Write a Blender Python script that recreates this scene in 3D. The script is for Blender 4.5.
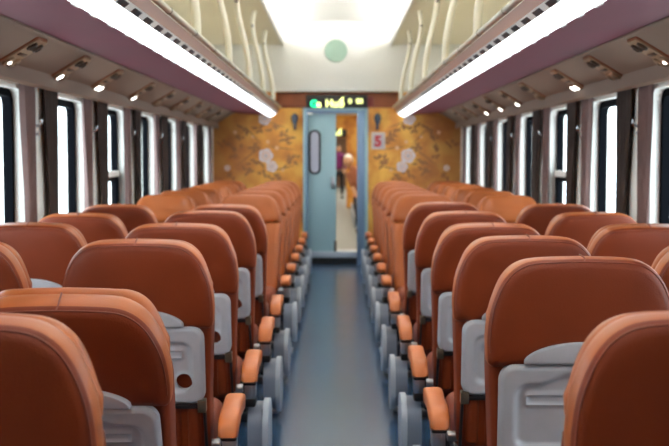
import bpy, bmesh, math, random
from mathutils import Vector, Matrix
random.seed(7)
for o in list(bpy.data.objects): bpy.data.objects.remove(o)
S = bpy.context.scene
C = S.collection
PI = math.pi
# ------------------------------------------------------------------ camera, world, exposure
EYE = 1.29
F = 1080.0
cam = bpy.data.objects.new('camera', bpy.data.cameras.new('camera')); C.objects.link(cam)
cam.location = (0, 0, EYE)
cam.rotation_euler = (math.radians(90 - 3.55), 0, math.radians(0.13))
cam.data.sensor_width = 36; cam.data.lens = F / 669 * 36
cam.data.clip_start = 0.05; cam.data.clip_end = 200
cam.data.dof.use_dof = True; cam.data.dof.focus_distance = 2.75
cam.data.dof.aperture_fstop = 5.2
S.camera = cam
W = bpy.data.worlds.new('daylight'); S.world = W; W.use_nodes = True
bg = W.node_tree.nodes['Background']
bg.inputs[0].default_value = (0.86, 0.94, 1.0, 1); bg.inputs[1].default_value = 7.0
S.view_settings.view_transform = 'Standard'; S.view_settings.look = 'None'
S.view_settings.gamma = 1; S.view_settings.exposure = 0.0
S.cycles.use_denoising = True
S.cycles.max_bounces = 8; S.cycles.diffuse_bounces = 5; S.cycles.transparent_max_bounces = 12
S.cycles.sample_clamp_indirect = 6

# ------------------------------------------------------------------ materials
def lin(c):
    return tuple(((v/255)/12.92 if v/255 <= .04045 else ((v/255+.055)/1.055)**2.4) for v in c)
def mat(name, rgb, rough=.5, metal=0, spec=.5, noise=0, nscale=8, bump=0, bscale=200, coat=0, emit=None, estr=0, trans=0):
    m = bpy.data.materials.new(name); m.use_nodes = True
    nt = m.node_tree; b = nt.nodes['Principled BSDF']; c = lin(rgb)
    b.inputs['Base Color'].default_value = (*c, 1)
    b.inputs['Roughness'].default_value = rough; b.inputs['Metallic'].default_value = metal
    b.inputs['Specular IOR Level'].default_value = spec; b.inputs['Coat Weight'].default_value = coat
    tc = nt.nodes.new('ShaderNodeTexCoord')
    if noise:
        n = nt.nodes.new('ShaderNodeTexNoise'); n.inputs['Scale'].default_value = nscale; n.inputs['Detail'].default_value = 4
        nt.links.new(tc.outputs['Object'], n.inputs['Vector'])
        r = nt.nodes.new('ShaderNodeValToRGB')
        r.color_ramp.elements[0].position = .3; r.color_ramp.elements[1].position = .7
        r.color_ramp.elements[0].color = (*[v*(1-noise) for v in c], 1)
        r.color_ramp.elements[1].color = (*[min(1, v*(1+noise)) for v in c], 1)
        nt.links.new(n.outputs['Fac'], r.inputs['Fac']); nt.links.new(r.outputs['Color'], b.inputs['Base Color'])
    if bump:
        n2 = nt.nodes.new('ShaderNodeTexNoise'); n2.inputs['Scale'].default_value = bscale; n2.inputs['Detail'].default_value = 3
        nt.links.new(tc.outputs['Object'], n2.inputs['Vector'])
        bp = nt.nodes.new('ShaderNodeBump'); bp.inputs['Strength'].default_value = bump; bp.inputs['Distance'].default_value = .002
        nt.links.new(n2.outputs['Fac'], bp.inputs['Height']); nt.links.new(bp.outputs['Normal'], b.inputs['Normal'])
    if emit:
        b.inputs['Emission Color'].default_value = (*lin(emit), 1); b.inputs['Emission Strength'].default_value = estr
    return m
M = {}
M['leather'] = mat('rust_leather', (116, 46, 16), .5, noise=.06, nscale=6, bump=.25, bscale=260, spec=.3)
M['leather_tan'] = mat('tan_leather', (200, 112, 58), .38, noise=.10, nscale=9, bump=.2, bscale=200, spec=.5)
M['leather_front'] = mat('light_rust_leather', (164, 88, 42), .40, noise=.06, nscale=6, bump=.2, bscale=260, spec=.38)
M['piping'] = mat('piping_leather', (120, 52, 28), .5)
M['tray'] = mat('grey_tray_plastic', (176, 179, 186), .3, noise=.03, nscale=30)
M['bracket'] = mat('bronze_metal', (120, 112, 96), .35, metal=.7)
M['dark'] = mat('dark_metal', (38, 38, 42), .45, metal=.3)
M['chrome'] = mat('brushed_steel', (196, 200, 206), .28, metal=.9)
M['sidegrey'] = mat('seat_side_plastic', (120, 130, 146), .4)
M['sidelight'] = mat('seat_side_rim', (178, 188, 200), .35)
M['wall'] = mat('wall_laminate', (238, 236, 228), .5)
M['cream'] = mat('cream_panel', (238, 228, 200), .5)
M['white'] = mat('white_panel', (242, 241, 235), .5)
M['purple'] = mat('mauve_panel', (98, 34, 50), .65, spec=.2, noise=.04, nscale=3)
M['grey'] = mat('taupe_panel', (124, 104, 90), .65, spec=.2, noise=.03, nscale=2)
M['brown'] = mat('brown_fascia', (150, 108, 92), .4, metal=.2)
M['rail'] = mat('satin_rail', (196, 192, 180), .3, metal=.7)
M['rod'] = mat('cream_rod', (232, 226, 206), .35)
M['frame'] = mat('window_rubber', (9, 11, 15), .8, spec=.03)
M['blue'] = mat('pale_blue_door', (160, 192, 200), .4)
M['bluegrey'] = mat('blue_grey_frame', (120, 146, 176), .4, metal=.2)
M['wood'] = mat('red_brown_wood', (128, 66, 36), .4, noise=.2, nscale=4)
M['black'] = mat('black_plastic', (14, 14, 14), .4)
M['service'] = mat('beige_service_panel', (146, 120, 94), .45)
M['nozzle'] = mat('brown_nozzle', (62, 44, 30), .4)
M['strip'] = mat('light_diffuser', (245, 250, 255), .5, emit=(244, 250, 255), estr=4.0)
M['cove'] = mat('vault_fill_glow', (250, 250, 250), .5, emit=(255, 255, 255), estr=34.0)  # strong glow for the strips added to whiten the vault
M['spot'] = mat('reading_lamp_lens', (255, 255, 255), .3, emit=(255, 252, 244), estr=9)
M['spot_off'] = mat('reading_lamp_unlit', (110, 96, 80), .3)
M['ledgreen'] = mat('led_green', (40, 220, 160), .5, emit=(20, 225, 150), estr=2.2)
M['ledyellow'] = mat('led_yellow', (240, 240, 170), .5, emit=(232, 240, 150), estr=2.6)
M['disc'] = mat('sage_disc', (150, 178, 160), .5)
M['red'] = mat('red_numeral', (170, 40, 50), .5)
M['plate'] = mat('number_plate', (208, 196, 180), .5)
M['lilac'] = mat('lilac_glass', (186, 186, 200), .2)
M['skin'] = mat('skin', (206, 160, 128), .5)
M['purplecloth'] = mat('purple_cloth', (112, 34, 100), .8)
M['darkcloth'] = mat('black_cloth', (28, 28, 38), .8)
M['whitecloth'] = mat('white_cloth', (232, 230, 226), .8)
M['browncloth'] = mat('brown_cloth', (150, 92, 66), .8)
M['hair'] = mat('black_hair', (20, 16, 15), .6)
M['sconce'] = mat('blue_glazed_sconce', (66, 74, 88), .25)
M['petal'] = mat('mural_petal', (226, 212, 214), .5)
M['petal2'] = mat('mural_petal_pink', (226, 178, 140), .5)
M['leafy'] = mat('mural_leaf', (150, 98, 56), .5)

def glassmat():
    m = bpy.data.materials.new('window_glass'); m.use_nodes = True; nt = m.node_tree
    nt.nodes.clear()
    out = nt.nodes.new('ShaderNodeOutputMaterial'); mix = nt.nodes.new('ShaderNodeMixShader')
    t = nt.nodes.new('ShaderNodeBsdfTransparent'); g = nt.nodes.new('ShaderNodeBsdfGlossy'); fr = nt.nodes.new('ShaderNodeMapRange'); lw = nt.nodes.new('ShaderNodeLayerWeight')
    t.inputs[0].default_value = (.93, .97, .98, 1); g.inputs['Roughness'].default_value = .03; lw.inputs[0].default_value = .5; fr.inputs['From Min'].default_value = .7; fr.inputs['To Max'].default_value = .22; nt.links.new(lw.outputs['Facing'], fr.inputs['Value'])
    nt.links.new(fr.outputs[0], mix.inputs[0]); nt.links.new(t.outputs[0], mix.inputs[1]); nt.links.new(g.outputs[0], mix.inputs[2])
    nt.links.new(mix.outputs[0], out.inputs[0]); return m
M['glass'] = glassmat()
def curtainmat(name, rgb):
    m = mat(name, rgb, .85, noise=.12, nscale=14); nt = m.node_tree
    b = nt.nodes['Principled BSDF']; out = nt.nodes['Material Output']
    tr = nt.nodes.new('ShaderNodeBsdfTranslucent'); tr.inputs[0].default_value = (*lin(rgb), 1)
    mix = nt.nodes.new('ShaderNodeMixShader'); mix.inputs[0].default_value = .18
    nt.links.new(b.outputs[0], mix.inputs[1]); nt.links.new(tr.outputs[0], mix.inputs[2]); nt.links.new(mix.outputs[0], out.inputs[0])
    return m
M['curtain'] = curtainmat('mauve_brown_curtain', (124, 100, 96))
M['curtain_backlit'] = curtainmat('backlit_shade_curtain', (66, 52, 46))  # same cloth as above, with backlit shade put into its colour
def floormat():
    m = mat('blue_vinyl_floor', (38, 66, 96), .3, noise=.03, nscale=3, bump=.04, bscale=60, spec=.5)
    nt = m.node_tree; b = nt.nodes['Principled BSDF']
    tc = nt.nodes.new('ShaderNodeTexCoord'); n = nt.nodes.new('ShaderNodeTexNoise'); n.inputs['Scale'].default_value = 3
    nt.links.new(tc.outputs['Object'], n.inputs['Vector'])
    mr = nt.nodes.new('ShaderNodeMapRange'); mr.inputs['To Min'].default_value = .22; mr.inputs['To Max'].default_value = .26
    nt.links.new(n.outputs['Fac'], mr.inputs['Value']); nt.links.new(mr.outputs[0], b.inputs['Roughness'])
    return m
M['floor'] = floormat()
def muralmat():
    m = mat('gold_mural', (206, 140, 50), .45); nt = m.node_tree; b = nt.nodes['Principled BSDF']
    tc = nt.nodes.new('ShaderNodeTexCoord')
    n = nt.nodes.new('ShaderNodeTexNoise'); n.inputs['Scale'].default_value = 3.2; n.inputs['Detail'].default_value = 5
    nt.links.new(tc.outputs['Object'], n.inputs['Vector'])
    r = nt.nodes.new('ShaderNodeValToRGB'); e = r.color_ramp.elements
    e[0].position = .32; e[0].color = (*lin((176, 102, 48)), 1); e[1].position = .62; e[1].color = (*lin((240, 184, 84)), 1)
    k = r.color_ramp.elements.new(.48); k.color = (*lin((220, 148, 62)), 1)
    nt.links.new(n.outputs['Fac'], r.inputs['Fac'])
    # the print itself runs to red-brown towards the outer edges
    sx = nt.nodes.new('ShaderNodeSeparateXYZ'); nt.links.new(tc.outputs['Object'], sx.inputs[0])
    ab = nt.nodes.new('ShaderNodeMath'); ab.operation = 'ABSOLUTE'; nt.links.new(sx.outputs[0], ab.inputs[0])
    mr = nt.nodes.new('ShaderNodeMapRange'); mr.inputs['From Min'].default_value = .85; mr.inputs['From Max'].default_value = 1.5
    mr.inputs['To Max'].default_value = .75
    nt.links.new(ab.outputs[0], mr.inputs['Value'])
    mx = nt.nodes.new('ShaderNodeMixRGB'); nt.links.new(mr.outputs[0], mx.inputs[0]); nt.links.new(r.outputs[0], mx.inputs[1])
    mx.inputs[2].default_value = (*lin((140, 78, 44)), 1)
    nt.links.new(mx.outputs[0], b.inputs['Base Color']); return m
M['mural'] = muralmat()

# ------------------------------------------------------------------ helpers
def link_mesh(name, bm, m, parent=None, smooth=True, angle=40):
    me = bpy.data.meshes.new(name)
    bmesh.ops.recalc_face_normals(bm, faces=bm.faces)
    bm.to_mesh(me); bm.free()
    for x in (m if isinstance(m, (list, tuple)) else [m]): me.materials.append(x)
    if smooth:
        me.shade_smooth(); me.set_sharp_from_angle(angle=math.radians(angle))
    o = bpy.data.objects.new(name, me); C.objects.link(o)
    if parent: o.parent = parent
    return o
def struct(name, bm, m, parent=None, **k):
    o = link_mesh(name, bm, m, parent, **k)
    if not parent: o['kind'] = 'structure'
    return o
def tag(o, label, cat, group=None):
    o['label'] = label; o['category'] = cat
    if group: o['group'] = group
    return o
def empty(name, loc, rz=0):
    o = bpy.data.objects.new(name, None); C.objects.link(o); o.location = loc; o.rotation_euler = (0, 0, rz)
    o.empty_display_size = .1
    return o
def box(bm, x0, x1, y0, y1, z0, z1, bev=0, seg=2, mi=0):
    vs = [bm.verts.new((x, y, z)) for x in (x0, x1) for y in (y0, y1) for z in (z0, z1)]
    idx = [(0, 1, 3, 2), (4, 6, 7, 5), (0, 4, 5, 1), (2, 3, 7, 6), (0, 2, 6, 4), (1, 5, 7, 3)]
    fs = [bm.faces.new([vs[i] for i in f]) for f in idx]
    for f in fs: f.material_index = mi
    if bev:
        es = list({e for f in fs for e in f.edges})
        r = bmesh.ops.bevel(bm, geom=es, offset=bev, segments=seg, profile=.5, affect='EDGES')
        for f in r['faces']: f.material_index = mi
    return fs
def prism(bm, pts, axis, a, b, mi=0):
    """extrude a closed 2-D outline along an axis from a to b"""
    def P(p, t):
        return {'x': (t, p[0], p[1]), 'y': (p[0], t, p[1]), 'z': (p[0], p[1], t)}[axis]
    A = [bm.verts.new(P(p, a)) for p in pts]; B = [bm.verts.new(P(p, b)) for p in pts]
    n = len(pts)
    fs = [bm.faces.new(A), bm.faces.new(B[::-1])]
    for i in range(n): fs.append(bm.faces.new((A[i], B[i], B[(i+1) % n], A[(i+1) % n])))
    for f in fs: f.material_index = mi
    return fs
def tube(bm, pts, r, n=10, closed=False, mi=0):
    pts = [Vector(p) for p in pts]; rings = []; L = len(pts)
    rr = r if isinstance(r, (list, tuple)) else [r]*L
    up = None
    for i, p in enumerate(pts):
        if closed: t = pts[(i+1) % L] - pts[i-1]
        else: t = pts[min(i+1, L-1)] - pts[max(i-1, 0)]
        t.normalize()
        if up is None:
            up = Vector((0, 0, 1)) if abs(t.z) < .9 else Vector((1, 0, 0))
        a = (up - t*up.dot(t)).normalized(); up = a; b = t.cross(a)
        rings.append([bm.verts.new(p + rr[i]*(math.cos(2*PI*k/n)*a + math.sin(2*PI*k/n)*b)) for k in range(n)])
    for i in range(L if closed else L-1):
        A, B = rings[i], rings[(i+1) % L]
        for k in range(n):
            f = bm.faces.new((A[k], A[(k+1) % n], B[(k+1) % n], B[k])); f.material_index = mi
    if not closed:
        for R in (rings[0], rings[-1]):
            f = bm.faces.new(R); f.material_index = mi
def lathe(bm, prof, n=20, center=(0, 0, 0), axis='z', mi=0):
    cx, cy, cz = center; rings = []
    for r, h in prof:
        ring = []
        for k in range(n):
            a = 2*PI*k/n; u, v = max(r, 1e-4)*math.cos(a), max(r, 1e-4)*math.sin(a)
            co = {'z': (u, v, h), 'y': (u, h, v), 'x': (h, u, v)}[axis]
            ring.append(bm.verts.new((cx+co[0], cy+co[1], cz+co[2])))
        rings.append(ring)
    for A, B in zip(rings, rings[1:]):
        for k in range(n): bm.faces.new((A[k], A[(k+1) % n], B[(k+1) % n], B[k])).material_index = mi
    bm.faces.new(rings[0]).material_index = mi; bm.faces.new(rings[-1]).material_index = mi
def catmull(p, n):
    out = []
    for i in range(len(p)-1):
        p0, p1, p2, p3 = p[max(i-1, 0)], p[i], p[i+1], p[min(i+2, len(p)-1)]
        for k in range(n):
            t = k/n
            out.append(tuple(.5*((2*b) + (-a+c)*t + (2*a-5*b+4*c-d)*t*t + (-a+3*b-3*c+d)*t**3) for a, b, c, d in zip(p0, p1, p2, p3)))
    out.append(tuple(p[-1])); return out
def resample(loop, n):
    P = [Vector(p) for p in loop]; P.append(P[0]); d = [0]
    for a, b in zip(P, P[1:]): d.append(d[-1] + (b-a).length)
    out = []; j = 0
    for i in range(n):
        t = d[-1]*i/n
        while d[j+1] < t: j += 1
        f = (t-d[j])/max(d[j+1]-d[j], 1e-9); out.append(P[j].lerp(P[j+1], f))
    return out
def inset(loop, s):
    n = len(loop); out = []
    for i in range(n):
        t = (loop[(i+1) % n] - loop[i-1]); t.normalize()
        out.append(loop[i] + Vector((-t.y, t.x))*s)      # loops run counter-clockwise
    return out
def shrink(loop, k, rel=None):
    c = sum((p for p in loop), Vector((0, 0)))/len(loop)
    xs = [p.x for p in loop]; ys = [p.y for p in loop]
    w, h = (max(xs)-min(xs))/2, (max(ys)-min(ys))/2; cx, cy = (max(xs)+min(xs))/2, (max(ys)+min(ys))/2
    return [Vector((cx + (p.x-cx)*(1-k/w), cy + (p.y-cy)*(1-k/h))) for p in loop]
def loft(bm, sections, f=None, mi=0, split=None):
    """sections: (loop2d, w).  2-D (x, v) -> (x, w, v)."""
    rings = []
    for loop, w in sections:
        rings.append([bm.verts.new((p.x, w + (f(p.x, p.y, w) if f else 0), p.y)) for p in loop])
    n = len(rings[0])
    for i, (A, B) in enumerate(zip(rings, rings[1:])):
        for k in range(n): bm.faces.new((A[k], A[(k+1) % n], B[(k+1) % n], B[k])).material_index = mi if split is None else (0 if i < split else 1)
    bm.faces.new(rings[0]).material_index = mi; bm.faces.new(rings[-1]).material_index = mi if split is None else 1
def rrect(w, h, r, n=6, cx=0, cy=0):
    pts = []
    for sx, sy, a0 in ((1, -1, -90), (1, 1, 0), (-1, 1, 90), (-1, -1, 180)):
        for k in range(n+1):
            a = math.radians(a0 + 90*k/n)
            pts.append((cx + sx*(w/2-r) + r*math.cos(a), cy + sy*(h/2-r) + r*math.sin(a)))
    return pts
def sstep(a, b, x):
    t = max(0, min(1, (x-a)/(b-a))); return t*t*(3-2*t)

# ------------------------------------------------------------------ the coach shell
Y0, YB = -.9, 12.86          # added rear end behind the camera, bulkhead with the door
WX = 1.47                     # inner face of the side walls
ZT, ZS = 1.60, 0.74           # window opening top and sill
bm = bmesh.new(); box(bm, -1.57, 1.57, Y0, YB+.12, -.06, 0); struct('floor', bm, M['floor'], smooth=False)
PITCH, WFAR, WLEN = 1.2, 5.07, .68
fars = [WFAR + PITCH*k for k in range(-2, 7)]         # far edge of each window opening
def side(s, name):
    bm = bmesh.new()
    def wb(y0, y1, z0, z1): box(bm, *sorted((s*WX, s*(WX+.10))), y0, y1, z0, z1)
    wb(Y0, YB, 0, ZS); wb(Y0, YB, ZT, 2.62)
    prev = Y0
    for f in fars:
        wb(prev, f-WLEN, ZS, ZT); prev = f
    wb(prev, YB, ZS, ZT)
    # rounded corners of each opening
    r = .07
    for f in fars:
        for (yy, zz, sy, sz) in ((f-WLEN, ZS, 1, 1), (f, ZS, -1, 1), (f-WLEN, ZT, 1, -1), (f, ZT, -1, -1)):
            pts = [(yy, zz)] + [(yy + sy*(r - r*math.sin(a)), zz + sz*(r - r*math.cos(a))) for a in [PI/2*k/6 for k in range(7)]]
            prism(bm, pts, 'x', s*WX, s*(WX+.10))
    return struct(name, bm, M['wall'], smooth=False)
side(-1, 'wall_left'); side(1, 'wall_right')
nwin = 0
for s in (-1, 1):
    for i, f in enumerate(fars):
        nwin += 1
        cy, cz = f-WLEN/2, (ZS+ZT)/2
        w = empty('window_%d' % nwin, (s*(WX+.055), cy, cz)); w['kind'] = 'structure'
        bm = bmesh.new(); outer = rrect(WLEN, ZT-ZS, .07, 8); inner = rrect(WLEN-.07, ZT-ZS-.07, .05, 8)
        for x0, x1 in ((-.012, .03),):
            A = [bm.verts.new((s*x0, *p)) for p in outer]; B = [bm.verts.new((s*x0, *p)) for p in inner]
            A2 = [bm.verts.new((s*x1, *p)) for p in outer]; B2 = [bm.verts.new((s*x1, *p)) for p in inner]
            n = len(A)
            for k in range(n):
                j = (k+1) % n
                bm.faces.new((A[k], A[j], B[j], B[k])); bm.faces.new((B[k], B[j], B2[j], B2[k]))
                bm.faces.new((A2[k], A2[j], B2[j], B2[k])); bm.faces.new((A[k], A[j], A2[j], A2[k]))
        link_mesh('window_frame', bm, M['frame'], w, angle=30)
        bm = bmesh.new(); prism(bm, inner, 'x', s*.022, s*.026); link_mesh('glass', bm, M['glass'], w, smooth=False)
        if i == 4:    # the half-opening window with a pale sash rail and dark lower frame
            bm = bmesh.new(); box(bm, *sorted((s*-.03, s*.0)), -.315, .315, -.02, .02, .004); link_mesh('sash_rail', bm, M['white'], w)
            bm = bmesh.new()
            box(bm, *sorted((s*-.022, s*.004)), -.315, .315, -.05, -.021, .003); box(bm, *sorted((s*-.022, s*.004)), .25, .315, -.37, -.05, .003)
            box(bm, *sorted((s*-.022, s*.004)), -.315, -.25, -.37, -.05, .003)
            link_mesh('lower_sash', bm, M['frame'], w)
# mouldings where the walls meet floor and cove panels
for s, nm in ((-1, 'left'), (1, 'right')):
    bm = bmesh.new(); box(bm, *sorted((s*1.40, s*1.47)), Y0, YB, 0, .14, .01); struct('baseboard_' + nm, bm, M['sidegrey'])
# luggage rack undersides, cove panels (fixed lining of the coach)
def lining(s, nm):
    bm = bmesh.new()
    prism(bm, [(s*.79, 1.765), (s*1.22, 1.802), (s*1.22, 1.822), (s*.79, 1.785)], 'y', Y0, YB)
    struct('ceiling_rack_underside_' + nm, bm, M['purple'], smooth=False)
    bm = bmesh.new()
    prism(bm, [(s*1.222, 1.798), (s*1.462, 1.655), (s*1.47, 1.67), (s*1.47, 1.82), (s*1.222, 1.82)], 'y', Y0, YB)
    struct('ceiling_cove_' + nm, bm, M['grey'], smooth=False)
    bm = bmesh.new()
    prism(bm, [(s*1.400, 1.624), (s*1.41, 1.612), (s*1.418, 1.612), (s*1.42, 1.66), (s*1.418, 1.684), (s*1.405, 1.692)], 'y', Y0, YB)
    prism(bm, [(s*1.213, 1.792), (s*1.229, 1.785), (s*1.233, 1.80), (s*1.213, 1.80)], 'y', Y0, YB)
    struct('trim_1' if s < 0 else 'trim_2', bm, M['grey'], smooth=False)
    # flat side ceiling
    bm = bmesh.new(); box(bm, *sorted((s*.64, s*1.57)), Y0, YB, 2.59, 2.62)
    struct('ceiling_panel_' + nm, bm, M['cream'], smooth=False)
    bm = bmesh.new(); box(bm, *sorted((s*.62, s*.64)), Y0, YB, 2.575, 2.66, .003)
    struct('trim_3' if s < 0 else 'trim_4', bm, M['white'])
    bm = bmesh.new(); prism(bm, [(s*.645, 2.63), (s*.69, 2.63), (s*.69, 2.70), (s*.675, 2.70)], 'y', Y0+.05, YB-.25)  # added glowing strip, there to light the vault white
    tag(link_mesh('vault_fill_light', bm, M['cove'], smooth=False), 'added fill light strip along the %s edge of the raised ceiling' % nm, 'light', 'added fill strips in the vault')
lining(-1, 'left'); lining(1, 'right')
bm = bmesh.new()
arc = [(-.70, 2.62), (-.70, 2.80)] + [(-.70 + 1.4*k/16, 2.80 + .07*math.sin(PI*k/16)**.8) for k in range(1, 16)] + [(.70, 2.80), (.70, 2.62)]
out = [(x*1.04, z + .03) for x, z in arc[::-1]]
prism(bm, arc + out, 'y', Y0, YB); struct('ceiling_vault', bm, M['white'], angle=25)
# unseen end wall, set close and dark to keep light off the seat backs
bm = bmesh.new(); box(bm, -1.57, 1.57, Y0-.06, Y0, 0, 2.95); struct('wall_rear_blocker', bm, M['wood'], smooth=False)
# bulkhead
DX0, DX1, DZ = -.40, .365, 1.85
bm = bmesh.new()
box(bm, -1.57, DX0, YB, YB+.08, 0, 2.05); box(bm, DX1, 1.57, YB, YB+.08, 0, 2.05); box(bm, DX0, DX1, YB, YB+.08, DZ, 2.05)
def px(x, y, s=84.0): return ((x-337)/s, EYE - (y-156)/s)
yF = YB - .002
def disc(cx, cz, r, lobes, mi, depth, amp=.18, ph=0):
    c = bm.verts.new((cx, yF-depth, cz)); n = 30
    ring = [bm.verts.new((cx + r*(1 - amp + amp*abs(math.cos(lobes*PI*k/n + ph)))*math.cos(2*PI*k/n), yF-depth, cz + r*(1 - amp + amp*abs(math.cos(lobes*PI*k/n + ph)))*math.sin(2*PI*k/n))) for k in range(n)]
    for k in range(n): bm.faces.new((c, ring[k], ring[(k+1) % n])).material_index = mi
def leaf(cx, cz, L, w, a, mi, depth=.0):
    p = [(0, 0), (.3, .5), (.65, .42), (1, 0), (.65, -.42), (.3, -.5)]
    bm.faces.new([bm.verts.new((cx + L*u*math.cos(a) - w*v*math.sin(a), yF-depth, cz + L*u*math.sin(a) + w*v*math.cos(a))) for u, v in p]).material_index = mi
for s in (-1, 1):
    def mp(x, y):
        X, Z = px(x, y); return (X + .012 if s < 0 else -(X + .012), Z)
    rr = random.Random(3)
    for (x, y) in ((259, 127), (272, 128), (282, 137), (287, 141), (255, 146), (239, 140), (293, 158), (288, 163), (253, 162), (264, 171), (248, 171), (235, 153), (229, 176), (222, 146), (244, 128), (276, 176)):
        X, Z = mp(x, y)
        for k in range(6): leaf(X + rr.uniform(-.04, .04), Z + rr.uniform(-.04, .04), rr.uniform(.05, .09), .03, rr.uniform(0, 2*PI), 1, .001 + .0002*k)
    for (x0, y0, x1, y1) in ((296, 150, 262, 146), (262, 146, 232, 168), (262, 146, 240, 122), (296, 165, 266, 172), (286, 128, 262, 120)):
        a, b = mp(x0, y0), mp(x1, y1); d = Vector((b[0]-a[0], b[1]-a[1])); ang = math.atan2(d.y, d.x)
        leaf(a[0], a[1], d.length, .014, ang, 1, .0008)
    for (x, y, r) in ((265, 155.7, 7.5), (271, 166.5, 5.8), (264, 119, 6.5), (226.5, 168, 3.2)):
        X, Z = mp(x, y); disc(X, Z, r/84, 5, 2, .004); disc(X, Z, r/84*.62, 5, 3, .0045, .2, .5); disc(X, Z, r/84*.42, 5, 2, .005, .2); disc(X, Z, r/84*.14, 5, 1, .0055)
    for (x, y, r) in ((267, 142, 1.9), (276, 148, 2.2), (234.5, 132.5, 2), (252, 137, 1.4), (282, 170, 1.5)):
        X, Z = mp(x, y); disc(X, Z, r/84, 5, 3, .004)
struct('wall_bulkhead', bm, [M['mural'], M['leafy'], M['petal'], M['petal2']], smooth=False)
bm = bmesh.new(); box(bm, -.72, .72, YB-.03, YB-.004, 1.86, 2.04, .004); struct('trim_5', bm, M['wood'])
bm = bmesh.new(); box(bm, -1.50, 1.50, YB-.14, YB+.08, 2.045, 2.95, .008); struct('wall_bulkhead_upper', bm, M['white'])
# door frame and threshold
bm = bmesh.new()
box(bm, DX0, DX0+.05, YB-.03, YB+.10, 0, DZ, .006); box(bm, DX1-.125, DX1, YB-.03, YB+.10, 0, DZ, .006)
box(bm, DX0+.05, DX1-.125, YB-.03, YB+.10, DZ-.055, DZ, .006)
df = struct('door_frame', bm, M['bluegrey'])
bm = bmesh.new(); box(bm, DX1-.035, DX1+.002, YB-.045, YB-.028, 0, DZ, .004); box(bm, DX0-.002, DX0+.03, YB-.045, YB-.028, 0, DZ, .004); box(bm, DX0, DX1, YB-.045, YB-.028, DZ-.02, DZ+.01, .004)
struct('trim_6', bm, M['blue'])
bm = bmesh.new()
box(bm, DX0+.05, DX1-.125, YB+.0, YB+.3, .0, .075, mi=0); box(bm, DX0+.05, DX1-.125, YB+.0, YB+.3, .076, .15, .004, mi=1)
struct('trim_7', bm, [M['black'], M['sidelight']])
# sliding door leaf
dr = empty('door_1', (-.18, YB+.05, 0)); dr['kind'] = 'structure'
bm = bmesh.new(); box(bm, -.17, .17, -.02, .02, .0, 1.79, .004); link_mesh('door_leaf', bm, M['blue'], dr)
bm = bmesh.new()
o1 = rrect(.145, .53, .07, 8, -.085, 1.335); o2 = rrect(.10, .485, .05, 8, -.085, 1.335)
A = [bm.verts.new((p[0], -.036, p[1])) for p in o1]; B = [bm.verts.new((p[0], -.036, p[1])) for p in o2]; A2 = [bm.verts.new((p[0], -.018, p[1])) for p in o1]
for k in range(len(A)):
    j = (k+1) % len(A); bm.faces.new((A[k], A[j], B[j], B[k])); bm.faces.new((A[k], A[j], A2[j], A2[k]))
link_mesh('window_frame', bm, M['dark'], dr)
bm = bmesh.new(); prism(bm, o2, 'y', -.030, -.021); link_mesh('window_pane', bm, M['lilac'], dr, smooth=False)
bm = bmesh.new(); box(bm, .115, .15, -.05, -.02, .90, 1.04, .006); link_mesh('door_handle', bm, M['chrome'], dr)
bm = bmesh.new(); box(bm, .145, .175, -.035, .025, .0, .28, .004); link_mesh('door_stop', bm, M['dark'], dr)

# ---- the vestibule and the next coach beyond the doorway
bm = bmesh.new(); box(bm, -1.2, 1.2, YB+.12, 46, -.06, 0); struct('floor_next_coach', bm, mat('grey_floor', (124, 134, 136), .4, noise=.1), smooth=False)
bm = bmesh.new()
for s in (-1, 1): box(bm, *sorted((s*1.2, s*1.26)), YB+.12, 46, 0, 2.3)
struct('wall_next_coach', bm, mat('next_wall', (200, 180, 150), .6), smooth=False)
bm = bmesh.new(); box(bm, -1.26, 1.26, YB+.12, 46, 2.3, 2.36); struct('ceiling_next_coach', bm, M['white'], smooth=False)
bm = bmesh.new(); box(bm, -1.26, 1.26, 46, 46.1, 0, 2.36); struct('wall_train_end', bm, mat('end_wall', (150, 120, 100), .6), smooth=False)
bm = bmesh.new(); YN = 27.0
box(bm, -1.2, -.36, YN, YN+.1, 0, 2.3); box(bm, .24, 1.2, YN, YN+.1, 0, 2.3); box(bm, -.36, .24, YN, YN+.1, 1.75, 2.3)
struct('wall_next_bulkhead', bm, M['mural'], smooth=False)
for (y0, y1, nm) in ((14, 26, 'in the next coach'), (29, 44, 'behind the second doorway')):  # lamps added out of view to brighten the coaches beyond
    for s_, side_ in ((-1, 'left'), (1, 'right')):
        bm = bmesh.new(); box(bm, *sorted((s_*.6, s_*.95)), y0, y1, 2.27, 2.30, .004)
        tag(link_mesh('unseen_fill_light', bm, mat('next_coach_fill', (240, 240, 235), .5, emit=(255, 246, 230), estr=7)), 'added unseen ceiling light on the %s, ' % side_ + nm, 'light', 'added fill lights in the coaches beyond')

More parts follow.
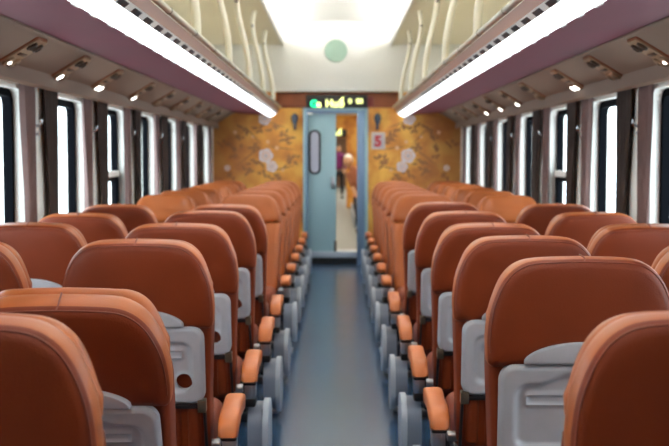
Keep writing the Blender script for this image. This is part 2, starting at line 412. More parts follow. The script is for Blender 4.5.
# ------------------------------------------------------------------ luggage racks and lights
def rack(s, nm):
    r = empty('luggage_rack', (s*.66, 0, 1.86))
    tag(r, 'luggage rack with metal rail and cream rods above the %s row of seats' % nm, 'luggage rack', 'luggage racks')
    ya, yb = Y0+.02, YB-.16
    bm = bmesh.new(); X = lambda x: s*(x-.66)
    prism(bm, [(X(.70), -.036), (X(1.465), -.022), (X(1.465), -.01), (X(.70), -.024)], 'y', ya, yb); link_mesh('shelf', bm, M['cream'], r, smooth=False)
    bm = bmesh.new(); prism(bm, [(X(.690), -.056), (X(.700), -.056), (X(.70), -.02), (X(.680), -.012), (X(.670), -.014)], 'y', ya, yb); link_mesh('fascia', bm, M['brown'], r, smooth=False)
    bm = bmesh.new(); tube(bm, [(0, ya, 0), (0, yb, 0)], .014, 12); link_mesh('rail', bm, M['rail'], r)
    for k in range(16):
        y = 1.2 + .77*k
        if y < yb:
            bm = bmesh.new(); tube(bm, [(0, y-.008, 0), (0, y+.008, 0)], .0155, 12); link_mesh('rail_joint', bm, M['bracket'], r)
    for k in range(-1, 8):
        y = 2.1 + 1.53*k
        if y > yb: continue
        q = catmull([(X(.664), y, .0), (X(.67), y, .13), (X(.70), y, .30), (X(.74), y, .47), (X(.757), y, .60), (X(.750), y, .67), (X(.738), y, .728)], 5)
        bm = bmesh.new(); tube(bm, q, .021, 12); rod = link_mesh('rod', bm, M['rod'], r)
        bm = bmesh.new(); lathe(bm, [(.002, -.028), (.012, -.027), (.012, -.02)], 10, (X(.755), y, .59), 'y'); link_mesh('bolt', bm, M['bracket'], rod)
    # lamp below the rack
    L = empty('strip_light', (s*.75, 0, 1.77))
    tag(L, 'long glowing strip light under the %s luggage rack' % nm, 'light', 'strip lights under the racks')
    X = lambda x: s*(x-.75)
    bm = bmesh.new()
    prism(bm, [(X(.80), -.016), (X(.79), -.024), (X(.765), -.018), (X(.735), -.002), (X(.716), .013), (X(.73), .025), (X(.80), -.004)], 'y', ya, yb-.02)
    link_mesh('diffuser', bm, M['strip'], L, angle=25)
    bm = bmesh.new(); y = ya + .1
    prism(bm, [(X(.716), .014), (X(.690), .034), (X(.70), .040), (X(.726), .020)], 'y', ya, yb-.02)
    link_mesh('housing', bm, M['white'], L, smooth=False)
    y = 1.6
    while y < 9:                   # vent slots in the housing
        bm = bmesh.new(); prism(bm, [(X(.7115), .0150), (X(.6945), .0283), (X(.697), .032), (X(.714), .0187)], 'y', y, y+.13)
        y += .24
        link_mesh('vent', bm, M['dark'], L, smooth=False)
    y = 1.6; rr = random.Random(5)
    while y < 8.5:                   # small clips along the outer edge
        bm = bmesh.new(); box(bm, *sorted((X(.799), X(.812))), y, y+rr.uniform(.05, .09), -.019, -.005, .002); y += rr.uniform(.24, .38)
        link_mesh('clip', bm, M['white'], L)
rack(-1, 'left'); rack(1, 'right')

# ------------------------------------------------------------------ service panels (air nozzles and reading lamps)
units = [4.60, 5.43, 6.27, 7.38, 8.30, 9.15, 10.0, 10.85, 11.7]
lit = {-1: {1: 1, 2: 2, 3: 1, 0: 3}, 1: {0: 3, 2: 2, 4: 1, 5: 1, 6: 1}}
cards = ['first', 'second', 'third', 'fourth', 'fifth', 'sixth', 'seventh', 'eighth', 'ninth', 'tenth', 'eleventh', 'twelfth']
for s, nm in ((-1, 'left'), (1, 'right')):
    for i, y in enumerate(units):
        # local frame: u = along the slope towards the window, v = along the coach, n = away from the panel
        p = empty('service_panel', (s*1.335, y, 1.7306))
        slope = math.atan2(.143, .24)
        p.rotation_euler = (0, s*slope, 0)
        on = lit[s].get(i, 0)
        st = {0: 'with its lamps unlit', 1: 'with one lit lamp', 2: 'with two lit lamps', 3: 'with a dim lit lamp'}[on]
        tag(p, 'beige reading lamp panel, %s, %s along the %s cove' % (st, cards[i], nm), 'service panel', 'service panels above the windows')
        bm = bmesh.new(); prism(bm, [(s*a, b) for a, b in rrect(.205, .15, .02, 4)], 'z', -.012, .0); link_mesh('plate', bm, M['service'], p, angle=20)
        bm = bmesh.new(); prism(bm, [(s*a, b) for a, b in rrect(.215, .16, .02, 4)], 'z', -.006, .0); link_mesh('rim', bm, M['wood'], p, angle=20)
        for v in (-.04, .04):
            bm = bmesh.new(); lathe(bm, [(.026, -.010), (.026, -.020), (.018, -.024), (.016, -.018), (.008, -.018)], 16, (-s*.058, v, 0)); link_mesh('air_nozzle', bm, M['nozzle'], p)
        bm = bmesh.new(); box(bm, *sorted((-s*.005, s*.012)), -.05, .05, -.016, -.012, .001); link_mesh('grille', bm, M['nozzle'], p)
        for j, v in enumerate((-.042, .042)):
            bm = bmesh.new(); lathe(bm, [(.029, -.012), (.029, -.022), (.022, -.024)], 18, (s*.058, v, 0)); rg = link_mesh('lamp_ring', bm, M['service'], p)
            bm = bmesh.new(); big = .019 if on != 3 else .009
            lit_this = (on == 2) or (on in (1, 3) and j == 0)
            lathe(bm, [(big, -.0235), (big, -.0265), (big*.6, -.029), (.001, -.030)], 18, (s*.058, v, 0)); link_mesh('lamp_lens', bm, M['spot'] if lit_this else M['spot_off'], rg)

# ------------------------------------------------------------------ curtains and hooks
def curtain_mesh(s, w_top, w_low, m, seed, lean):
    bm = bmesh.new(); rr = random.Random(seed); ny, nz = 34, 22; cols = []
    ph = rr.uniform(0, 6)
    z0, z1 = .80, 1.64
    for sgn in (0, 1):
        g = []
        for i in range(nz+1):
            t = i/nz; z = z1 + (z0-z1)*t
            wd = w_top + (w_low-w_top)*sstep(.05, .72, t) + (w_top*.12)*sstep(.8, 1, t)
            cy = lean*sstep(.05, .75, t)
            row = []
            for k in range(ny+1):
                u = k/ny - .5
                x = .011*math.sin(u*2*PI*4.5 + ph + .6*math.sin(3*t+seed)) + .004*math.sin(u*31+seed) + (.0025 if sgn else 0)
                row.append(bm.verts.new((s*x, cy + wd*u, z)))
            g.append(row)
        cols.append(g)
    for g in cols:
        for i in range(nz):
            for k in range(ny): bm.faces.new((g[i][k], g[i][k+1], g[i+1][k+1], g[i+1][k]))
    return link_mesh('curtain', bm, m, angle=180)
for s, nm in ((-1, 'left'), (1, 'right')):
    for i in range(2, 9):
        f = fars[i]
        # pale side: curtain on the pillar just past a window; dark side: backlit shade put into the colour, at the near edge of the next window
        o = curtain_mesh(s, .19, .145, M['curtain'], i*3+s, .02); o.location = (s*1.442, f+.0, 0)
        if i == 8: o.location.y = f+.0
        tag(o, 'mauve-brown curtain at the far edge of the %s window in view, %s wall' % (cards[i-2], nm), 'curtain', 'curtains drawn back at the windows')
        if i < 8:
            o = curtain_mesh(s, .25, .16, M['curtain_backlit'], i*5+s+40, .03); o.location = (s*1.442, f+.385, 0)
            tag(o, 'curtain painted backlit-dark at the near edge of the %s window in view, %s wall' % (cards[i-1], nm), 'curtain', 'curtains drawn back at the windows')
        if i < 7:
            h = empty('coat_hook', (s*1.468, f+.15, 1.43))
            tag(h, 'small chrome coat hook on the %s window pillar in view, %s wall' % (cards[i-2], nm), 'coat hook', 'coat hooks on the window pillars')
            bm = bmesh.new(); box(bm, *sorted((0, -s*.008)), -.016, .016, -.04, .04, .003); link_mesh('plate', bm, M['chrome'], h)
            bm = bmesh.new(); tube(bm, catmull([(-s*.006, 0, .01), (-s*.025, 0, .004), (-s*.042, .0, .014), (-s*.045, 0, .036)], 4), .006, 8); link_mesh('hook', bm, M['chrome'], h)
            bm = bmesh.new(); tube(bm, catmull([(-s*.006, 0, -.02), (-s*.02, 0, -.034), (-s*.03, .0, -.024)], 4), .005, 8); link_mesh('hook', bm, M['chrome'], h)

# ------------------------------------------------------------------ things on the bulkhead
o = None
bm = bmesh.new(); lathe(bm, [(.02, .0), (.128, .0), (.132, -.008), (.126, -.016), (.118, -.014), (.01, -.014)], 40, (0, 0, 0), 'y')
o = link_mesh('wall_disc', bm, M['disc']); o.location = (-.012, YB-.141, 2.515)
tag(o, 'round sage green disc high on the white panel above the doorway', 'disc')
sg = empty('destination_sign', (.0, YB-.05, 1.93)); tag(sg, 'black LED destination sign with glowing letters over the doorway', 'sign')
bm = bmesh.new(); box(bm, -.36, .36, -.015, .018, -.075, .08, .006); link_mesh('sign_box', bm, M['black'], sg)
bm = bmesh.new(); box(bm, .36, .43, -.01, .018, -.055, .055, .006); link_mesh('end_cap', bm, mat('dark_red_plastic', (110, 30, 26), .4), sg)
def text(body, x, z, size, m, parent, y=-.017, bold=.006, name='lettering', ry=0):
    cu = bpy.data.curves.new(name, 'FONT'); cu.body = body; cu.size = size; cu.extrude = .002; cu.offset = bold
    t = bpy.data.objects.new(name, cu); C.objects.link(t); t.parent = parent
    t.location = (x, y, z); t.rotation_euler = (PI/2, 0, ry); cu.materials.append(m)
    me = bpy.data.meshes.new_from_object(t.evaluated_get(bpy.context.evaluated_depsgraph_get()))
    o = bpy.data.objects.new(name, me); C.objects.link(o); o.parent = parent; o.location = t.location; o.rotation_euler = t.rotation_euler
    bpy.data.objects.remove(t); o.name = name; return o
text('G', -.315, -.062, .112, M['ledgreen'], sg, bold=.004)
text('a', -.235, -.062, .112, M['ledyellow'], sg, bold=.003)
text('Huế', -.135, -.062, .122, M['ledyellow'], sg, bold=.003)
text('8', .135, -.022, .08, M['ledyellow'], sg, bold=.001)
text('88', .225, -.022, .08, M['ledyellow'], sg, bold=.001)
pl = empty('number_sign', (.49, YB-.006, 1.47)); tag(pl, 'white plate with a red number 5 right of the doorway', 'sign')
bm = bmesh.new(); box(bm, -.082, .082, -.01, .004, -.10, .10, .004); link_mesh('plate', bm, M['plate'], pl)
bm = bmesh.new(); box(bm, -.068, .068, -.0125, -.009, -.086, .086, .001); link_mesh('inner_plate', bm, mat('grey_white_plate', (186, 178, 182), .5), pl)
text('5', -.047, -.062, .17, M['red'], pl, y=-.014, bold=.009, name='numeral')
for s, nm in ((-1, 'left'), (1, 'right')):
    sc = empty('wall_sconce', (s*.49 - .01, YB-.005, 1.70)); tag(sc, 'small blue-grey vase-shaped wall lamp on the %s side of the doorway' % nm, 'wall lamp', 'wall lamps beside the doorway')
    bm = bmesh.new(); lathe(bm, [(.004, -.085), (.012, -.08), (.014, -.05), (.036, .0), (.044, .04), (.034, .075), (.028, .08), (.01, .075)], 18, (0, -.055, 0)); link_mesh('shade', bm, M['sconce'], sc)
    bm = bmesh.new(); box(bm, -.016, .016, -.012, .002, -.10, -.03, .003); tube(bm, [(0, -.005, -.07), (0, -.03, -.085), (0, -.055, -.075)], .006, 8); link_mesh('bracket', bm, M['dark'], sc)
    bm = bmesh.new(); lathe(bm, [(.004, .078), (.018, .08), (.014, .095), (.002, .10)], 12, (0, -.055, 0)); link_mesh('finial', bm, M['dark'], sc)

# ------------------------------------------------------------------ seats
H = .700                     # length of the backrest from pivot to top
def full_outline(hw=.233, top=H, bottom=0.0, n=96, low=None):
    """half outline, bottom to top, then mirrored; counter-clockwise"""
    half = [(low or hw*.93, bottom+.02), (low or hw*.93, bottom+.10), (hw*.97, top-.30), (hw, top-.25), (hw*.985, top-.17), (hw*.93, top-.10), (hw*.84, top-.052), (hw*.70, top-.018), (hw*.5, top-.004), (0, top)]
    half = [h for h in half if h[1] > bottom+.015 or h is half[0]]
    c = catmull(half, 8)
    loop = [(0, bottom), (half[0][0]-.02, bottom)] + c + [(-x, v) for x, v in c[::-1][1:]] + [(-(half[0][0]-.02), bottom)]
    return resample(loop, n)
def upper_outline(hw, top, bot, n=96):
    half = [(hw*.99, bot+.012), (hw, max(top-.20, bot+.05)), (hw*.972, top-.135), (hw*.91, top-.088), (hw*.82, top-.048), (hw*.68, top-.018), (hw*.48, top-.004), (0, top)]
    c = catmull(half, 8)
    loop = [(0, bot), (hw*.94, bot)] + c + [(-x, v) for x, v in c[::-1][1:]] + [(-hw*.94, bot)]
    return resample(loop, n)
def tray_mesh():
    w, h, r = .408, .25, .04
    nx, nv = 84, 52
    bm = bmesh.new()
    def sd(x, v, w_, h_, r_):
        qx, qy = abs(x)-(w_/2-r_), abs(v)-(h_/2-r_)
        return math.hypot(max(qx, 0), max(qy, 0)) + min(max(qx, qy), 0) - r_
    hc, hr = (.140, -.052), .026
    def height(x, v):
        e = -sd(x, v, w, h, r)
        z = .010*sstep(0, .010, e)                       # rounded outer edge
        # recess, with a scoop in its upper border
        vv = v - .022*sstep(.11, .05, abs(x))*(1 if v > 0 else 0) if False else v - .024*(1-sstep(.04, .11, abs(x)))*(1 if v > 0 else 0)
        e2 = -sd(x, vv + .004, w-.075, h-.085, .035)
        z -= .014*sstep(-.004, .014, e2)
        s = abs(sd(x, v-.036, .27, .028, .006)); z += .006*(1 - sstep(.0, .006, s))
        dd = math.hypot(x-hc[0], v-hc[1]) - hr; z += .005*(1 - sstep(.0, .009, abs(dd)))
        return z
    grid = {}
    for i in range(nx+1):
        for j in range(nv+1):
            x, v = -w/2 + w*i/nx, -h/2 + h*j/nv
            q = sd(x, v, w, h, r)
            if q > 1e-5:      # pull corner points onto the rounded outline
                cx, cy = math.copysign(w/2-r, x), math.copysign(h/2-r, v); d = Vector((x-cx, v-cy)); d = d.normalized()*r if d.length else d
                x, v = cx+d.x, cy+d.y
            dx, dv = x-hc[0], v-hc[1]; dl = math.hypot(dx, dv)
            if abs(dl-hr) < .0036 and dl > 0: x, v = hc[0]+dx/dl*hr, hc[1]+dv/dl*hr
            grid[i, j] = bm.verts.new((x, -height(x, v), v))
    for i in range(nx):
        for j in range(nv):
            q = [grid[i, j], grid[i+1, j], grid[i+1, j+1], grid[i, j+1]]
            cx = sum(a.co.x for a in q)/4; cv = sum(a.co.z for a in q)/4
            if math.hypot(cx-hc[0], cv-hc[1]) < hr: continue
            try: bm.faces.new(q)
            except Exception: pass
    bmesh.ops.remove_doubles(bm, verts=bm.verts, dist=.0002)
    be = [e for e in bm.edges if len(e.link_faces) == 1]
    r_ = bmesh.ops.extrude_edge_only(bm, edges=be)
    for v in r_['geom']:
        if isinstance(v, bmesh.types.BMVert): v.co.y = .014
    bmesh.ops.delete(bm, geom=[v for v in bm.verts if not v.link_faces], context='VERTS')
    return bm
def make_seat(side, aisle):
    """seat facing +y; side = local x direction of the aisle; origin on the floor under the backrest pivot"""
    t = empty('train_seat', (0, 0, 0)); PV = Vector((0, 0, .345))
    tilt = []
    def part(name, bm, m, tilts=True, parent=t, **k):
        o = link_mesh(name, bm, m, parent, **k)
        if tilts: o.location = PV; tilt.append(o)
        return o
    loX = resample([(0, 0), (.19, 0)] + catmull([(.213, .02), (.215, .2), (.224, H-.30), (.225, H-.22)], 6) + [(.20, H-.205), (-.20, H-.205)] + catmull([(-.225, H-.22), (-.224, H-.30), (-.215, .2), (-.213, .02)], 6) + [(-.19, 0)], 80)
    bm = bmesh.new()
    loft(bm, [(shrink(loX, .03), -.047), (inset(loX, .012), -.046), (inset(loX, .003), -.038), (loX, -.025), (loX, .03), (inset(loX, .006), .045), (shrink(loX, .02), .056), (shrink(loX, .045), .06), (shrink(loX, .09), .062)],
         lambda x, v, w: (.022*sstep(.11, .19, abs(x)) if w > .02 else 0), split=4)
    part('backrest', bm, [M['leather'], M['leather_front']], angle=60)
    up = upper_outline(.234, H, H-.273)
    bm = bmesh.new()
    loft(bm, [(shrink(up, .11), -.0705), (shrink(up, .08), -.070), (shrink(up, .05), -.069), (shrink(up, .025), -.0665), (inset(up, .012), -.062), (inset(up, .0085), -.057), (inset(up, .006), -.055), (inset(up, .002), -.048), (inset(up, .0), -.035), (up, -.015), (inset(up, .002), .003), (inset(up, .008), .012)], split=7)
    bc = part('back_cover', bm, [M['leather'], M['leather_front']], angle=60)
    bm = bmesh.new(); tube(bm, [(p.x, -.058, p.y) for p in inset(up, .0085) if p.y > H-.235], .0024, 6)
    tube(bm, [(.0, -.056, H-.008), (.003, -.046, H-.002), (.002, -.03, H+.0015), (0, 0, H+.002)], .0022, 6)
    link_mesh('piping', bm, M['piping'], bc)
    # headrest cushion on the front, with side wings
    hd = upper_outline(.223, H-.006, H-.205)
    bm = bmesh.new()
    loft(bm, [(inset(hd, .014), .012), (inset(hd, .005), .018), (inset(hd, .0), .028), (inset(hd, .002), .040), (inset(hd, .008), .051), (shrink(hd, .02), .059), (shrink(hd, .045), .062), (shrink(hd, .08), .063)],
         lambda x, v, w: (.024*sstep(.10, .19, abs(x))*(1 if w > .038 else .3)))
    part('headrest', bm, M['leather_front'], angle=60)
    # side bolsters low on the back
    bm = bmesh.new()
    for q in (-1, 1):
        pass
    for q in (-1, 1):
        bm = bmesh.new(); L_ = [Vector(p) for p in rrect(.045, .20, .02, 5, q*.165, .115)]
        loft(bm, [(inset(L_, .0), -.040), (inset(L_, .002), -.052), (inset(L_, .009), -.060), (inset(L_, .016), -.062)])
        part('bolster', bm, M['leather'], angle=60)
    bm = bmesh.new(); L_ = [Vector(p) for p in rrect(.25, .21, .015, 5, 0, .115)]
    loft(bm, [(inset(L_, .0), -.040), (inset(L_, .002), -.052), (inset(L_, .009), -.057), (inset(L_, .03), -.058)])
    part('lower_back_panel', bm, M['leather'], angle=60)
    # tray
    tv = H-.273+.012-.125
    bm = tray_mesh()
    bmesh.ops.translate(bm, verts=bm.verts, vec=(0, -.066, tv))
    tr = part('tray_table', bm, M['tray'], angle=50)
    bm = bmesh.new(); box(bm, -.20, .20, -.070, -.050, tv-.125-.016, tv-.125-.002, .002); link_mesh('hinge', bm, M['dark'], tr)
    for q in (-1, 1):
        bm = bmesh.new(); box(bm, *sorted((q*.180, q*.206)), -.079, -.05, tv-.125-.026, tv-.125+.014, .002); link_mesh('bracket', bm, M['bracket'], tr)
        bm = bmesh.new(); tube(bm, [(q*.200, -.066, tv-.125-.01), (q*.203, -.062, .05), (q*.204, -.05, -.03)], .0055, 8); link_mesh('tray_arm', bm, M['dark'], tr)
    # latch: flat-bottomed dome above the tray
    pts = [(-.144, 0), (.144, 0)] + [(.145*math.cos(a), .004 + .050*math.sin(a)**1.15) for a in [PI*k/24 for k in range(1, 24)]]
    L_ = resample(pts, 64); L_ = [p + Vector((0, H-.273+.015)) for p in L_]
    bm = bmesh.new(); loft(bm, [(L_, -.066), (L_, -.078), (inset(L_, .002), -.082), (inset(L_, .006), -.0835)])
    part('tray_latch', bm, M['tray'], angle=40)
    # seat cushion, base
    bm = bmesh.new()
    cu = [Vector(p) for p in rrect(.41, .12, .045, 6)]
    secs = []
    for y, i_, dz in ((.03, .02, 0), (.045, .004, 0), (.12, 0, .0), (.30, 0, .006), (.42, 0, .012), (.46, .008, .008), (.485, .028, .0)):
        secs.append(([Vector((p.x, p.y + .355 + dz)) for p in inset(cu, i_)], y))
    loft(bm, secs); part('seat_cushion', bm, M['leather'], False, angle=60)
    bm = bmesh.new(); box(bm, -.20, .20, .02, .44, .25, .30, .01); box(bm, -.17, -.13, .08, .40, .03, .26, .008); box(bm, .13, .17, .08, .40, .03, .26, .008); box(bm, -.19, .19, .05, .12, .0, .035, .008); box(bm, -.19, .19, .34, .41, .0, .035, .008)
    part('seat_base', bm, M['dark'], False)
    # armrests
    def arm(q, x0, x1, pad_m, full):
        bm = bmesh.new()
        n = 12; rings = []; path = catmull([(-.10, .415), (-.085, .452), (-.04, .475), (.06, .488), (.17, .492), (.235, .480), (.25, .455)], 4)
        # pad: banana-shaped profile in (y, z), 6.5 cm wide
        prof = [(y, z) for y, z in path] + [(.235, .432), (.17, .438), (.05, .432), (-.02, .420), (-.065, .402)]
        prof = resample(prof, 48)
        ctr = sum((p for p in prof), Vector((0, 0)))/len(prof)
        xa, xb = sorted((q*x0, q*x1)); e = .009
        rings = []
        # resample() gives a clockwise loop here, so a negative inset shrinks it
        for x, i_ in ((xa, .012), (xa+.004, .005), (xa+e+.004, .0), (xb-e-.004, .0), (xb-.004, .005), (xb, .012)):
            ins = [p + (ctr-p).normalized()*i_ for p in prof]
            rings.append([bm.verts.new((x, p.x, p.y)) for p in ins])
        for A, B in zip(rings, rings[1:]):
            for k in range(len(A)): bm.faces.new((A[k], A[(k+1) % len(A)], B[(k+1) % len(A)], B[k]))
        bm.faces.new(rings[0]); bm.faces.new(rings[-1])
        a = part('armrest', bm, pad_m, False, angle=60); a.name = 'armrest'
        xm = q*(x0+x1)/2; hw = abs(x1-x0)/2
        bm = bmesh.new(); box(bm, xm-hw*.85, xm+hw*.85, -.062, .02, .392, .418, .006); link_mesh('arm_joint', bm, M['dark'], a)
        if full:
            bm = bmesh.new()
            box(bm, xm-hw*.72, xm+hw*.72, -.045, .03, .335, .395, .006); box(bm, xm-hw*.30, xm+hw*.30, -.050, -.04, .345, .388, .003)
            link_mesh('pivot_bracket', bm, M['chrome'], a)
            bm = bmesh.new(); box(bm, xm-hw*.75, xm+hw*.75, -.04, .04, .30, .336, .01); link_mesh('pivot_boot', bm, M['black'], a)
            bm = bmesh.new(); tube(bm, [(q*(x0+.0), -.01, .372), (q*(x0-.03), -.01, .372), (q*(x0-.07), -.01, .372)], [.017, .017, .014], 14); link_mesh('pivot_pin', bm, M['chrome'], a)
    if aisle:
        arm(side, .240, .300, M['leather_tan'], True)     # centre of the seat sits at |x| = .588
        # D-shaped side panel below the armrest
        def dshape(g):
            return [(.08 + (.11+g)*math.cos(a)*(1 if math.cos(a) < 0 else 1.3), .175 + (.120+g)*math.copysign(abs(math.sin(a))**.6, math.sin(a))) for a in [2*PI*k/40 for k in range(40)]]
        bm = bmesh.new(); prism(bm, dshape(0), 'x', side*.258, side*.316); bmesh.ops.bevel(bm, geom=[e for e in bm.edges if abs(e.verts[0].co.x-e.verts[1].co.x) < 1e-5], offset=.004, segments=2, affect='EDGES')
        ps = part('side_panel', bm, M['sidegrey'], False, angle=35)
        bm = bmesh.new(); prism(bm, dshape(.012), 'x', side*.317, side*.340); bmesh.ops.bevel(bm, geom=[e for e in bm.edges if abs(e.verts[0].co.x-e.verts[1].co.x) < 1e-5], offset=.005, segments=2, affect='EDGES')
        link_mesh('panel_rim', bm, M['sidelight'], ps, angle=35)
        bm = bmesh.new(); tube(bm, [(side*.29, .20, .08), (side*.295, .26, .0)], .018, 10); box(bm, *sorted((side*.26, side*.32)), .18, .34, .0, .022, .008); part('foot', bm, M['chrome'], False)
        arm(-side, .243, .275, M['leather_tan'], False)
    else:
        arm(-side, .224, .262 - .02, M['leather_tan'], False)
    for o in tilt: o['tilts'] = 1
    return t
def copy_tree(o, parent=None):
    c = o.copy(); C.objects.link(c)
    if parent: c.parent = parent
    for ch in o.children: copy_tree(ch, c)
    return c
protos = {}
XA, XW = .612, 1.180
near = [1.69, 2.52, 3.35, 4.18, 5.01, 5.84]
facing = [7.42, 8.25, 9.08, 9.91, 10.74, 11.57]
recl = {(-1, 0, 'a'): 7, (1, 0, 'a'): 4, (-1, 1, 'a'): 24, (-1, 2, 'a'): 9, (1, 1, 'a'): 3, (1, 2, 'a'): 7, (-1, 5, 'a'): 13}
rows_done = []
for s, nm in ((-1, 'left'), (1, 'right')):
    for col in ('a', 'w'):
        for i, d in enumerate(near + facing):
            if col == 'w' and i < 2: continue
            fac = i >= 6
            ls = (-s) * (-1 if fac else 1)          # local direction of the aisle
            key = (ls, col)
            if key not in protos:
                protos[key] = make_seat(ls, col == 'a'); o = protos[key]
            else: o = copy_tree(protos[key])
            rows_done.append((o, s, col, i, d, fac, nm))
for (o, s, col, i, d, fac, nm) in rows_done:
    x = s*(XA - (.010 if s > 0 else 0) if col == 'a' else XW)
    a = recl.get((s, i, col), 9 + ((i*7 + (3 if col == 'w' else 0) + (s+1)) % 4) - (0 if not fac else -4))
    for ch in o.children:
        if ch.get('tilts'): ch.rotation_euler.x = math.radians(a); del ch['tilts']
    off = (.06 + {(1, 0, 'a'): .02, (-1, 0, 'a'): .04, (-1, 1, 'a'): .09, (1, 1, 'a'): .13, (1, 2, 'a'): .10, (1, 3, 'a'): .10, (1, 4, 'a'): .14, (1, 5, 'a'): .26, (-1, 4, 'a'): .09, (-1, 5, 'a'): .12}.get((s, i, col), 0)) if not fac else -.10
    o.location = (x, d + off, 0); o.rotation_euler.z = PI if fac else 0
    place = 'just %s of the aisle' % nm if col == 'a' else 'by the %s windows' % nm
    if fac:
        lab = 'rust leather seat facing the camera %s, %s of the facing rows' % (place, cards[i-6])
    elif (s, i, col) == (-1, 1, 'a'):
        lab = 'strongly reclined rust leather seat, back turned, second from the camera left of the aisle'
    else:
        lab = 'rust leather seat seen from behind, %s, %s from the camera' % (place, cards[i if col == 'a' else i-2])
    tag(o, lab, 'seat', 'rust leather train seats')

# ------------------------------------------------------------------ people and sign in the coaches beyond
def skin_body(name, verts, edges, m, parent, sub=2):
    me = bpy.data.meshes.new(name); me.from_pydata([v[0] for v in verts], edges, [])
    o = bpy.data.objects.new(name, me); C.objects.link(o); o.parent = parent
    md = o.modifiers.new('skin', 'SKIN')
    for k, v in enumerate(verts):
        me.skin_vertices[0].data[k].radius = v[1] if isinstance(v[1], tuple) else (v[1], v[1])
        me.skin_vertices[0].data[k].use_root = (k == 0)
    sb = o.modifiers.new('sub', 'SUBSURF'); sb.levels = sub; sb.render_levels = sub
    me.materials.append(m)
    md.use_smooth_shade = True
    return o
def head(parent, loc, yaw, cap=None):
    bm = bmesh.new(); bmesh.ops.create_uvsphere(bm, u_segments=20, v_segments=14, radius=1)
    for v in bm.verts:
        x, y, z = v.co; f = 1 - .28*max(0, -z)
        v.co = Vector((x*.072*f, y*.092*f, z*.112))
        if y < -.8 and abs(x) < .3 and -.45 < z < .1: v.co.y -= .018    # nose
    for q in (-1, 1): lathe(bm, [(.002, -.01), (.02, -.006), (.024, .004), (.004, .008)], 10, (q*.073, .005, -.005), 'x')
    bmesh.ops.rotate(bm, verts=bm.verts, cent=(0, 0, 0), matrix=Matrix.Rotation(yaw, 3, 'Z')); bmesh.ops.translate(bm, verts=bm.verts, vec=loc)
    h = link_mesh('head', bm, M['skin'], parent, angle=180)
    for nm_, pts, m_, r_ in (('eye', ((-.027, -.086, .008), (.027, -.086, .008)), M['hair'], .008), ('mouth', ((-.0, -.080, -.052),), mat('lips', (150, 80, 70), .5), .012)):
        bm = bmesh.new()
        for p in pts: bmesh.ops.create_uvsphere(bm, u_segments=8, v_segments=6, radius=r_, matrix=Matrix.Translation(p) @ Matrix.Scale(.4, 4, (0, 0, 1)))
        bmesh.ops.rotate(bm, verts=bm.verts, cent=(0, 0, 0), matrix=Matrix.Rotation(yaw, 3, 'Z')); bmesh.ops.translate(bm, verts=bm.verts, vec=loc)
        link_mesh(nm_, bm, m_, h)
    bm = bmesh.new(); bmesh.ops.create_uvsphere(bm, u_segments=20, v_segments=14, radius=1)
    for v in bm.verts:
        x, y, z = v.co
        v.co = Vector((x*.082, y*.102 + .008, z*.118 + .012))
    bmesh.ops.delete(bm, geom=[v for v in bm.verts if (v.co.y < -.03 and v.co.z < .055) or v.co.z < -.06], context='VERTS')
    bmesh.ops.rotate(bm, verts=bm.verts, cent=(0, 0, 0), matrix=Matrix.Rotation(yaw, 3, 'Z')); bmesh.ops.translate(bm, verts=bm.verts, vec=loc)
    link_mesh('hair', bm, cap or M['hair'], parent, angle=180)
def hand(parent, wrist, d, palm_n, m):
    """five-fingered relaxed hand from wrist along direction d"""
    d = Vector(d).normalized(); n_ = Vector(palm_n).normalized(); sd_ = d.cross(n_).normalized(); w = Vector(wrist)
    verts = [(tuple(w), .022), (tuple(w + d*.04), (.034, .018)), (tuple(w + d*.08), (.036, .016))]; edges = [(0, 1), (1, 2)]
    for off, L_ in ((-.028, .066), (-.010, .076), (.010, .072), (.028, .056)):
        b = len(verts); p = w + d*.085 + sd_*off
        verts += [(tuple(p), .0095), (tuple(p + d*L_*.5 + n_*.010), .009), (tuple(p + d*L_*.85 + n_*.030), .0075)]
        edges += [(2, b), (b, b+1), (b+1, b+2)]
    b = len(verts); p = w + d*.03 - sd_*.036
    verts += [(tuple(p), .012), (tuple(p + d*.03 - sd_*.02 + n_*.01), .011), (tuple(p + d*.055 - sd_*.024 + n_*.02), .009)]
    edges += [(1, b), (b, b+1), (b+1, b+2)]
    return skin_body('hand', verts, edges, m, parent, 1)
def standing(loc):
    t = empty('person', loc); tag(t, 'person in a purple top and black trousers standing far down the train', 'person')
    # trousers
    v = [((0, 0, .86), (.15, .11)), ((-.09, 0, .78), .085), ((-.10, .01, .45), .06), ((-.11, .02, .10), .045), ((.09, 0, .78), .085), ((.10, .0, .45), .06), ((.11, .02, .10), .045)]
    skin_body('trousers', v, [(0, 1), (1, 2), (2, 3), (0, 4), (4, 5), (5, 6)], M['darkcloth'], t)
    v = [((0, 0, .86), (.155, .11)), ((0, 0, 1.05), (.14, .10)), ((0, 0, 1.25), (.17, .11)), ((0, 0, 1.36), (.10, .08)), ((0, 0, 1.43), .05),
         ((-.19, 0, 1.32), .055), ((-.24, .0, 1.06), .042), ((-.20, -.12, .90), .034), ((.19, 0, 1.32), .055), ((.24, .0, 1.06), .042), ((.20, -.12, .90), .034)]
    skin_body('top', v, [(0, 1), (1, 2), (2, 3), (3, 4), (2, 5), (5, 6), (6, 7), (2, 8), (8, 9), (9, 10)], M['purplecloth'], t)
    for q in (-1, 1):
        hand(t, (q*.20, -.13, .89), (-q*.2, -.6, -.5), (0, -.3, -1), M['skin'])
        bm = bmesh.new(); box(bm, q*.11-.045, q*.11+.045, -.15, .10, 0, .07, .02); link_mesh('shoe', bm, M['black'], t)
    head(t, (0, -.01, 1.52), .15)
    return t
standing((.05, 33.0, 0))
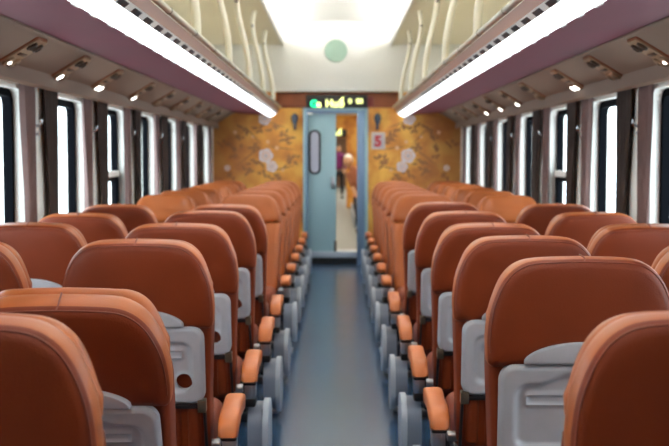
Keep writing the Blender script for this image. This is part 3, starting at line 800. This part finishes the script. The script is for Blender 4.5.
# a second person: leaning out of an aisle seat with one arm hanging into the aisle
t = empty('person', (.36, 18.6, 0)); tag(t, 'seated person in brown with white cap, arm hanging into the next coach aisle', 'person')
v = [((0.10, 0, .50), (.15, .12)), ((.06, 0, .72), (.14, .10)), ((-.02, -.02, .94), (.15, .10)), ((-.08, -.03, 1.05), (.09, .07)), ((-.13, -.04, 1.12), .045),
     ((-.17, -.04, .97), .05), ((-.10, -.09, .76), .04), ((.18, -.02, .95), .05), ((.22, -.10, .72), .04)]
skin_body('shirt', v, [(0, 1), (1, 2), (2, 3), (3, 4), (2, 5), (5, 6), (2, 7), (7, 8)], M['browncloth'], t)
v = [((-.10, -.09, .77), .036), ((-.05, -.13, .66), .032), ((-.0, -.17, .56), .024)]
skin_body('forearm', v, [(0, 1), (1, 2)], M['skin'], t); hand(t, (0, -.17, .57), (.25, -.3, -.8), (0, -1, .2), M['skin'])
v = [((.10, 0, .48), (.13, .11)), ((.02, -.10, .47), .085), ((.0, -.44, .46), .07), ((.0, -.46, .12), .05), ((.20, -.10, .47), .085), ((.22, -.44, .46), .07), ((.22, -.46, .12), .05)]
skin_body('trousers', v, [(0, 1), (1, 2), (2, 3), (0, 4), (4, 5), (5, 6)], M['darkcloth'], t)
for q in (0, .22):
    bm = bmesh.new(); box(bm, q-.045, q+.045, -.60, -.40, 0, .08, .02); link_mesh('shoe', bm, M['black'], t)
head(t, (-.17, -.06, 1.20), -.2, M['whitecloth'])
# the seats of the next coach that show through the doorway
for k, d in enumerate((18.55, 19.9, 21.2, 22.5)):
    o = copy_tree(protos[(-1, 'a')] if False else [r for r in rows_done if r[5] and r[2] == 'a' and r[1] == 1][0][0]); o.location = (.66 - .03, d + .1, 0)
    tag(o, 'rust leather seat in the next coach, %s row seen through the doorway' % cards[k], 'seat', 'seats of the next coach')
sg = empty('destination_sign', (-.02, YN-.03, 1.86)); tag(sg, 'small LED sign glowing yellow over the doorway of the next coach', 'sign')
bm = bmesh.new(); box(bm, -.26, .26, -.02, .02, -.09, .09, .006); link_mesh('sign_box', bm, M['black'], sg)
text('Huế', -.17, -.05, .17, M['ledyellow'], sg, y=-.022, bold=.006)
